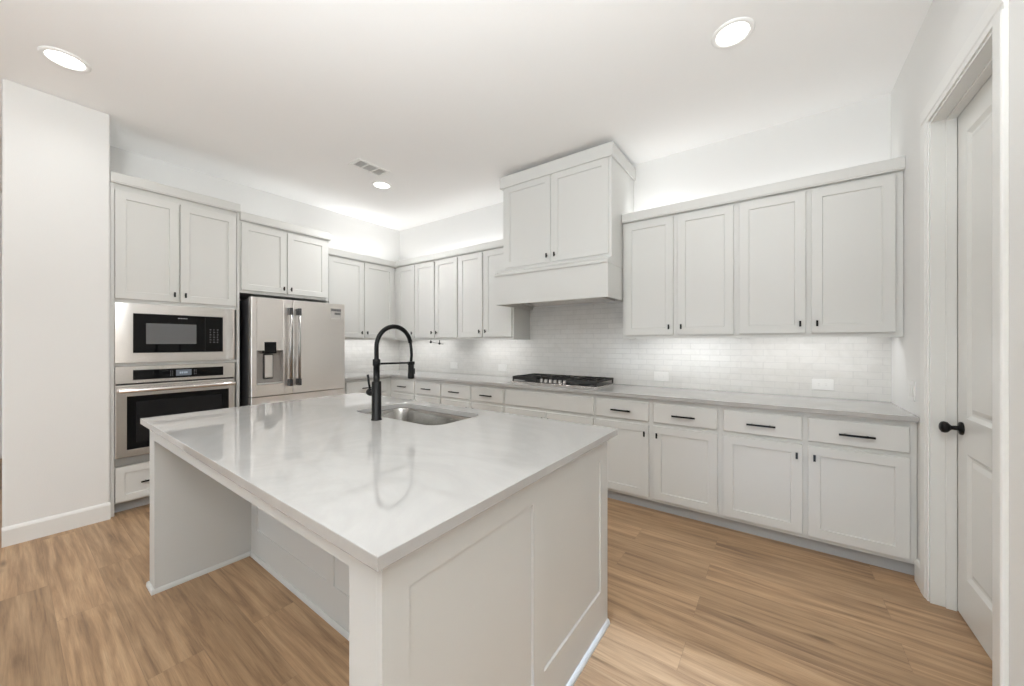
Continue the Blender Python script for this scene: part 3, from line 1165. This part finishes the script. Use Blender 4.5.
# right end: full-depth panel with two sunk shaker fields, and the square post at the front
ET = 0.02
def end_panel(bm, x, y0, y1, z0, z1, fields, t=ET, rec=0.008):
    ys = sorted(set([y0, y1] + [f[0] for f in fields] + [f[1] for f in fields]))
    zs = sorted(set([z0, z1] + [f[2] for f in fields] + [f[3] for f in fields]))
    for i in range(len(ys) - 1):
        for j in range(len(zs) - 1):
            a, b, c, d = ys[i], ys[i + 1], zs[j], zs[j + 1]
            hit = any(a >= f[0] - 1e-6 and b <= f[1] + 1e-6 and c >= f[2] - 1e-6 and d <= f[3] + 1e-6 for f in fields)
            if hit:
                o = [bm.verts.new((x, yy, zz)) for yy, zz in ((a, c), (b, c), (b, d), (a, d))]
                n_ = [bm.verts.new((x - rec, yy, zz)) for yy, zz in ((a + 0.002, c + 0.002), (b - 0.002, c + 0.002), (b - 0.002, d - 0.002), (a + 0.002, d - 0.002))]
                for q in range(4):
                    bm.faces.new((o[q], o[(q + 1) % 4], n_[(q + 1) % 4], n_[q]))
                bm.faces.new(n_)
            else:
                bm.faces.new([bm.verts.new((x, yy, zz)) for yy, zz in ((a, c), (b, c), (b, d), (a, d))])
    f = [(y0, z0), (y1, z0), (y1, z1), (y0, z1)]
    A = [bm.verts.new((x, yy, zz)) for yy, zz in f]
    B = [bm.verts.new((x - t, yy, zz)) for yy, zz in f]
    for q in range(4):
        bm.faces.new((A[q], A[(q + 1) % 4], B[(q + 1) % 4], B[q]))
    bm.faces.new(B)
    bmesh.ops.remove_doubles(bm, verts=bm.verts, dist=1e-5)


end_panel(bm, bx1, by0, by1, 0.0, IT, [(0.522, 1.024, 0.188, 0.790), (1.092, 1.592, 0.188, 0.790)])
obj('end_panel', bm, 'island_paint', isl, bevel=0.0006)
bm = BM()
box(bm, bx1 - 0.122, bx1 - ET, by0, 0.905, 0, IT)
obj('post', bm, 'island_paint', isl, bevel=0.0015)
bm = BM()
box(bm, bx0, bx0 + 0.106, by0 + 0.018, by1, 0, IT)
obj('side_panel', bm, 'island_paint', isl, bevel=0.0015)
bm = BM()
box(bm, bx0 + 0.106, bx1 - 0.122, by0 + 0.001, by0 + 0.022, 0.822, IT)
box(bm, bx0 + 0.106, bx1 - 0.122, by0 + 0.022, 0.905, 0.866, IT)
obj('apron', bm, 'island_paint', isl, bevel=0.001)
# recessed panel at the back of the knee space with shaker fields
bm = BM()
def back_panel(bm, y, x0, x1, z0, z1, fields, rec=0.008, t=0.02):
    xs = sorted(set([x0, x1] + [f[0] for f in fields] + [f[1] for f in fields]))
    zs = sorted(set([z0, z1] + [f[2] for f in fields] + [f[3] for f in fields]))
    for i in range(len(xs) - 1):
        for j in range(len(zs) - 1):
            a, b, c, d = xs[i], xs[i + 1], zs[j], zs[j + 1]
            hit = any(a >= f[0] - 1e-6 and b <= f[1] + 1e-6 and c >= f[2] - 1e-6 and d <= f[3] + 1e-6 for f in fields)
            if hit:
                o = [bm.verts.new((xx, y, zz)) for xx, zz in ((a, c), (b, c), (b, d), (a, d))]
                n_ = [bm.verts.new((xx, y + rec, zz)) for xx, zz in ((a + 0.002, c + 0.002), (b - 0.002, c + 0.002), (b - 0.002, d - 0.002), (a + 0.002, d - 0.002))]
                for q in range(4):
                    bm.faces.new((o[q], o[(q + 1) % 4], n_[(q + 1) % 4], n_[q]))
                bm.faces.new(n_)
            else:
                bm.faces.new([bm.verts.new((xx, y, zz)) for xx, zz in ((a, c), (b, c), (b, d), (a, d))])
    f = [(x0, z0), (x1, z0), (x1, z1), (x0, z1)]
    A = [bm.verts.new((xx, y, zz)) for xx, zz in f]
    B = [bm.verts.new((xx, y + t, zz)) for xx, zz in f]
    for q in range(4):
        bm.faces.new((A[q], A[(q + 1) % 4], B[(q + 1) % 4], B[q]))
    bm.faces.new(B)
    bmesh.ops.remove_doubles(bm, verts=bm.verts, dist=1e-5)


kx0, kx1 = bx0 + 0.106, bx1 - 0.02
back_panel(bm, 0.912, kx0, kx1, 0.0, IT, [(kx0 + 0.085, -1.762, 0.175, 0.79), (-1.694, -0.82, 0.175, 0.79)], rec=0.005)
obj('back_panel', bm, 'island_paint', isl, bevel=0.0006)
# working side, facing the cooktop
bm = BM()
box(bm, kx0, bx1 - ET, by1 - 0.02, by1, 0.1, IT)
box(bm, kx0, bx1 - ET, by1 - 0.09, by1 - 0.07, 0.0, 0.1)
obj('face_frame', bm, 'island_paint', isl)
for k in range(4):
    a = kx0 + 0.02 + k * 0.49
    ib = shaker_bm(a, a + 0.47, 0.12, 0.86, yf=0.0)
    bmesh.ops.rotate(ib, verts=ib.verts, cent=(0, 0, 0), matrix=Matrix.Rotation(PI, 3, 'Z'))
    bmesh.ops.translate(ib, verts=ib.verts, vec=(kx0 + bx1 - ET, by1 + 0.02, 0))
    obj('door', ib, 'island_paint', isl)
# shoe moulding along the floor
SH = 0.022


def shoe(bm, fn, a, b):
    prism(bm, [(0, 0), (0.013, 0), (0.0125, 0.009), (0.009, 0.017), (0.004, SH), (0, SH)], fn, a, b)


bm = BM()
shoe(bm, lambda p, d: (bx1 + p[0], d, p[1]), by0 - 0.012, by1)
shoe(bm, lambda p, d: (d, by0 + 0.018 - p[0], p[1]), bx0 - 0.012, bx0 + 0.118)
shoe(bm, lambda p, d: (d, by0 - p[0], p[1]), bx1 - 0.135, bx1 + 0.012)
shoe(bm, lambda p, d: (bx0 + 0.106 + p[0], d, p[1]), by0 + 0.006, 0.912)
shoe(bm, lambda p, d: (bx0 - p[0], d, p[1]), by0 + 0.006, by1)
shoe(bm, lambda p, d: (d, 0.912 - p[0], p[1]), bx0 + 0.106, bx1 - 0.122)
obj('shoe_moulding', bm, 'island_paint', isl)

# island countertop with the sink cut-out
SKX0, SKX1, SKY0, SKY1, SKR = -2.072, -1.352, 1.226, 1.602, 0.085
hole = rrect(SKX0, SKX1, SKY0, SKY1, SKR, 10)
ccx, ccy = (SKX0 + SKX1) / 2, (SKY0 + SKY1) / 2
outer = []
for px, py in hole:
    dx_, dy_ = px - ccx, py - ccy
    tt = min([((IX1 if dx_ > 0 else IX0) - ccx) / dx_ if abs(dx_) > 1e-9 else 1e9,
              ((IY1 if dy_ > 0 else IY0) - ccy) / dy_ if abs(dy_) > 1e-9 else 1e9])
    outer.append([ccx + dx_ * tt, ccy + dy_ * tt])
for c in ((IX0, IY0), (IX1, IY0), (IX1, IY1), (IX0, IY1)):
    k = min(range(len(outer)), key=lambda i: (outer[i][0] - c[0]) ** 2 + (outer[i][1] - c[1]) ** 2)
    outer[k] = list(c)
for p in outer:
    if abs(p[1] - IY0) < 1e-6:      # the long front edge runs very slightly out of square
        p[1] = 0.417 + 0.019 * (IX1 - p[0]) / (IX1 - IX0)
bm = BM()
n = len(hole)
ot = [bm.verts.new((p[0], p[1], 0.914)) for p in outer]
ht = [bm.verts.new((p[0], p[1], 0.914)) for p in hole]
ob = [bm.verts.new((p[0], p[1], IT)) for p in outer]
hb_ = [bm.verts.new((p[0], p[1], IT)) for p in hole]
for i in range(n):
    j = (i + 1) % n
    bm.faces.new((ot[i], ot[j], ht[j], ht[i]))
    bm.faces.new((ob[i], hb_[i], hb_[j], ob[j]))
    bm.faces.new((ot[i], ob[i], ob[j], ot[j]))
    bm.faces.new((ht[i], ht[j], hb_[j], hb_[i]))
tag(obj('island_countertop', bm, 'quartz', bevel=0.002), 'white quartz slab on the island holding sink and black faucet', 'countertop')

# sink
sink = thing('sink', 'undermount stainless sink with rounded corners in the island countertop', 'sink', (ccx, ccy, IT))
bm = BM()
loops = []
for ins, z, rr in ((-0.03, 0.0, SKR + 0.03), (-0.004, 0.0, SKR), (-0.003, -0.004, SKR), (0.004, -0.03, SKR - 0.005), (0.012, -0.17, SKR - 0.01), (0.02, -0.195, SKR - 0.02), (0.045, -0.212, SKR - 0.04), (0.09, -0.216, 0.03)):
    pts = rrect(SKX0 + ins - ccx, SKX1 - ins - ccx, SKY0 + ins - ccy, SKY1 - ins - ccy, rr, 10)
    loops.append([bm.verts.new((p[0], p[1], z - 0.0005)) for p in pts])
for a, b in zip(loops, loops[1:]):
    for i in range(n):
        j = (i + 1) % n
        f = bm.faces.new((a[i], a[j], b[j], b[i]))
        f.smooth = True
bm.faces.new(loops[-1])
sb = obj('basin', bm, 'sink_steel', sink)
bm = BM()
lathe(bm, (0, 0.02, -0.2165), [(0.045, 0.0), (0.045, 0.003), (0.034, 0.004), (0.03, 0.0005), (0.012, 0.0005), (0.01, 0.006), (0.003, 0.007)])
obj('drain', bm, 'chrome', sink)

# faucet
fa = thing('faucet', 'tall matte black spring pull-down faucet on the island', 'faucet', (-1.722, 1.160, 0.914))
bm = BM()
lathe(bm, (0, 0, 0), [(0.028, 0.0), (0.028, 0.004), (0.0245, 0.006), (0.0245, 0.200), (0.0225, 0.203), (0.0165, 0.204), (0.0160, 0.285), (0.0195, 0.287), (0.0195, 0.318), (0.0165, 0.321), (0.012, 0.322), (0.0115, 0.34)], n=32)
obj('body', bm, 'black_metal', fa)
Ra = 0.112
path = []
for k in range(8):
    path.append((0, 0, 0.32 + 0.065 * k / 7))
for k in range(1, 41):
    a = PI * 0.94 * k / 40
    path.append((0, Ra - Ra * math.cos(a), 0.385 + Ra * math.sin(a)))
# fine coil ribbing
fp, fr_ = [], []
for i in range(len(path) - 1):
    a, b = Vector(path[i]), Vector(path[i + 1])
    for s in range(4):
        fp.append(a.lerp(b, s / 4))
        fr_.append(0.0115 + (0.0011 if s % 2 else -0.0006))
bm = BM()
tube(bm, fp, fr_, 14)
obj('spring_neck', bm, 'black_metal', fa)
end = Vector(path[-1])
bm = BM()
hy = 0.226
tube(bm, [end, end + Vector((0, 0.006, -0.04)), (0, hy + 0.004, 0.335), (0, hy, 0.30), (0, hy, 0.285)], [0.0085, 0.0085, 0.0085, 0.0085, 0.009], 14)
obj('hose', bm, 'black_metal', fa)
bm = BM()
lathe(bm, (0, hy, 0.20), [(0.0155, 0.0), (0.0185, 0.004), (0.0185, 0.02), (0.0165, 0.06), (0.0160, 0.090), (0.0135, 0.094), (0.0095, 0.096)])
box(bm, -0.006, 0.006, hy + 0.012, hy + 0.024, 0.225, 0.258)
obj('spray_head', bm, 'black_metal', fa)
bm = BM()
tube(bm, [(0, 0.012, 0.296), (0, hy - 0.016, 0.292)], 0.0055, 12)
lathe(bm, (0, hy, 0.281), [(0.0195, 0), (0.0205, 0.004), (0.0205, 0.014), (0.0195, 0.018)])
obj('support_arm', bm, 'black_metal', fa)
bm = BM()
tube(bm, [(-0.018, 0, 0.142), (-0.046, 0, 0.142)], [0.013, 0.013], 18)
lathe(bm, (-0.058, 0, 0.142), [(0.006, -0.020), (0.015, -0.015), (0.0195, -0.006), (0.020, 0.004), (0.016, 0.013), (0.012, 0.016)], axis='X')
tube(bm, [(-0.058, 0, 0.155), (-0.064, -0.004, 0.19), (-0.070, -0.006, 0.236)], [0.006, 0.0055, 0.0065], 12)
obj('lever', bm, 'black_metal', fa)

# ------------------------------------------------------------------ cooktop
ck = thing('cooktop', 'black gas cooktop with cast iron grates set on the back countertop', 'cooktop', (-2.25, 3.092, 0.9142))
CW, CD = 0.948, 0.455
bm = BM()
prism(bm, rrect(0, CW, 0, CD, 0.012, 4), lambda p, d: (p[0], p[1], d), 0.0, 0.012)
obj('base_plate', bm, 'steel', ck, bevel=0.003)
bm = BM()
prism(bm, rrect(0.012, CW - 0.012, 0.012, CD - 0.012, 0.01, 4), lambda p, d: (p[0], p[1], d), 0.0115, 0.0135)
obj('burner_pan', bm, 'black_plastic', ck)
GZ = 0.064


def grate(x0, x1, y0, y1):
    bm = BM()
    w = 0.012
    for (a, b, c, d) in ((x0, x1, y0, y0 + w), (x0, x1, y1 - w, y1), (x0, x0 + w, y0 + w, y1 - w), (x1 - w, x1, y0 + w, y1 - w)):
        box(bm, a, b, c, d, GZ - (0.034 if c == y0 and d == y0 + w else 0.018), GZ)
    ym = (y0 + y1) / 2
    box(bm, x0 + w, x1 - w, ym - w / 2, ym + w / 2, GZ - 0.018, GZ)
    k = 4
    for i in range(1, k):
        xx = x0 + (x1 - x0) * i / k
        box(bm, xx - 0.005, xx + 0.005, y0 + w, ym - w / 2, GZ - 0.014, GZ + 0.002)
        box(bm, xx - 0.005, xx + 0.005, ym + w / 2, y1 - w, GZ - 0.014, GZ + 0.002)
    # feet
    for xx in (x0, x1 - w):
        for yy in (y0, y1 - w):
            box(bm, xx, xx + w, yy, yy + w, 0.0135, GZ - (0.034 if yy == y0 else 0.018))
    obj('grate', bm, 'cast_iron', ck, bevel=0.0015)


grate(0.012, 0.305, 0.015, CD - 0.02)
grate(0.313, 0.622, 0.115, CD - 0.02)
grate(0.630, CW - 0.012, 0.015, CD - 0.02)
for x, y, r in ((0.15, 0.12, 0.035), (0.15, 0.34, 0.042), (0.468, 0.27, 0.055), (0.775, 0.12, 0.045), (0.775, 0.34, 0.035)):
    bm = BM()
    lathe(bm, (x, y, 0.012), [(r + 0.014, 0), (r + 0.012, 0.006), (r, 0.009), (r, 0.014), (r - 0.004, 0.017), (0.003, 0.018)])
    obj('burner', bm, 'cast_iron', ck)
for k in range(6):
    x = 0.338 + k * 0.052
    bm = BM()
    lathe(bm, (x, 0.058, 0.012), [(0.022, 0.0015), (0.022, 0.006), (0.0185, 0.008), (0.017, 0.032), (0.014, 0.035), (0.003, 0.0355)])
    obj('knob', bm, 'handle_steel', ck)

# ------------------------------------------------------------------ small wall things


def outlet(name, loc, rz, w, h, label, cat, gangs, horizontal=True, group=None):
    t = thing(name, label, cat, loc, rz, group)
    bm = BM()
    prism(bm, rrect(-w / 2, w / 2, -h / 2, h / 2, 0.005, 4), lambda p, d: (p[0], d, p[1]), 0.0, -0.006)
    obj('cover_plate', bm, 'plate_white', t, bevel=0.002)
    if cat == 'switch':
        for i in range(gangs):
            cx_ = (i - (gangs - 1) / 2) * 0.046
            bm = BM()
            box(bm, cx_ - 0.016, cx_ + 0.016, -0.009, -0.006, -0.033, 0.033)
            obj('rocker', bm, 'plate_white', t, bevel=0.001)
        return t
    for s in (-1, 1):
        f_ = BM()
        box(f_, s * 0.021 - 0.016, s * 0.021 + 0.016, -0.008, -0.006, -0.014, 0.014)
        so = obj('socket', f_, 'plate_white', t, bevel=0.001)
        f_ = BM()
        for zz in (-0.006, 0.006):
            box(f_, s * 0.021 - 0.005, s * 0.021 + 0.004, -0.0084, -0.0078, zz - 0.001, zz + 0.001)
        obj('slots', f_, 'pale_slot', so)
    return t


OG_ = 'outlets in the tile backsplash'
yt = WB - 0.01
outlet('wall_outlet', (0.268, yt, 1.012), 0, 0.125, 0.080, 'white outlet plate on tile nearest the panelled door', 'outlet', 2, group=OG_)
outlet('wall_outlet', (-0.874, yt, 1.012), 0, 0.130, 0.085, 'white outlet plate on tile just right of the cooktop', 'outlet', 2, group=OG_)
outlet('wall_outlet', (-2.72, yt, 1.02), 0, 0.125, 0.080, 'white outlet plate on tile just left of the cooktop', 'outlet', 2, group=OG_)
outlet('wall_outlet', (-3.545, yt, 1.015), 0, 0.125, 0.080, 'white outlet plate on tile toward the back corner', 'outlet', 2, group=OG_)
outlet('light_switch', (WR, 3.085, 1.045), -PI / 2, 0.118, 0.118, 'white light switch plate on the right wall above the countertop end', 'switch', 2)

# slim black rod holder under the corner wall cabinet
rod = thing('rod_holder', 'slim black rod hanging under the wall cabinets near the back corner', 'holder', (-3.70, 3.30, UB))
bm = BM()
tube(bm, [(0.0, 0.0, -0.028), (0.235, 0.0, -0.052)], 0.0045, 10)
obj('rod', bm, 'slot_dark', rod)
for x, dz in ((0.0, -0.028), (0.165, -0.045)):
    bm = BM()
    tube(bm, [(x, 0, 0.0), (x, 0, dz - 0.004)], 0.005, 10)
    lathe(bm, (x, 0, dz), [(0.006, -0.014), (0.013, -0.009), (0.014, 0), (0.013, 0.009), (0.006, 0.014)], axis='Y')
    obj('bracket', bm, 'black_metal', rod)

# ------------------------------------------------------------------ ceiling things
LL = ['recessed round ceiling light at the left above the bare wall end',
      'recessed round ceiling light on the right above the wall cabinets',
      'recessed round ceiling light beside the ceiling vent']
for (x, y), lab in zip(DOWN, LL):
    t = thing('ceiling_light', lab, 'light', (x, y, CZ), 0, 'recessed ceiling lights')
    bm = BM()
    n_ = 40
    prof = [(0.105, 0.0), (0.105, -0.004), (0.098, -0.009), (0.084, -0.009), (0.079, -0.004), (0.079, 0.0)]
    rings = [[bm.verts.new((r * math.cos(2 * PI * k / n_), r * math.sin(2 * PI * k / n_), z)) for k in range(n_)] for r, z in prof]
    for i in range(len(rings) - 1):
        for k in range(n_):
            f = bm.faces.new((rings[i][k], rings[i][(k + 1) % n_], rings[i + 1][(k + 1) % n_], rings[i + 1][k]))
            f.smooth = True
    obj('trim_ring', bm, 'white_plastic', t)
    bm = BM()
    vs = [bm.verts.new((0.079 * math.cos(2 * PI * k / n_), 0.079 * math.sin(2 * PI * k / n_), -0.003)) for k in range(n_)]
    vb = [bm.verts.new((0.079 * math.cos(2 * PI * k / n_), 0.079 * math.sin(2 * PI * k / n_), 0.0)) for k in range(n_)]
    bm.faces.new(vs)
    bm.faces.new(list(reversed(vb)))
    for k in range(n_):
        bm.faces.new((vs[k], vb[k], vb[(k + 1) % n_], vs[(k + 1) % n_]))
    obj('diffuser', bm, 'lamp_glow', t)

v = thing('ceiling_vent', 'white rectangular ceiling air vent with three louvred sections', 'vent', (-3.245, 2.112, CZ))
vw, vl = 0.092, 0.172
bm = BM()
box(bm, -vw + 0.012, vw - 0.012, -vl + 0.012, vl - 0.012, -0.002, 0.0)
obj('backing', bm, 'vent_dark', v)
bm = BM()
box(bm, -vw, -vw + 0.026, -vl, vl, -0.009, 0.0)
box(bm, vw - 0.026, vw, -vl, vl, -0.009, 0.0)
ya = -vl
for y0, y1 in ((-vl, -vl + 0.03), (-0.06, -0.045), (0.045, 0.06), (vl - 0.03, vl)):
    box(bm, -vw + 0.026, vw - 0.026, y0, y1, -0.009, 0.0)
obj('frame', bm, 'white_plastic', v, bevel=0.0015)
bm = BM()
for y0, y1 in ((-vl + 0.03, -0.06), (-0.045, 0.045), (0.06, vl - 0.03)):
    for i in range(6):
        xx = -vw + 0.032 + i * 0.0225
        prism(bm, [(xx, -0.002), (xx + 0.002, -0.002), (xx + 0.010, -0.008), (xx + 0.008, -0.008)], lambda p, d: (p[0], d, p[1]), y0, y1)
sl = obj('louvres', bm, 'vent_dark', v)
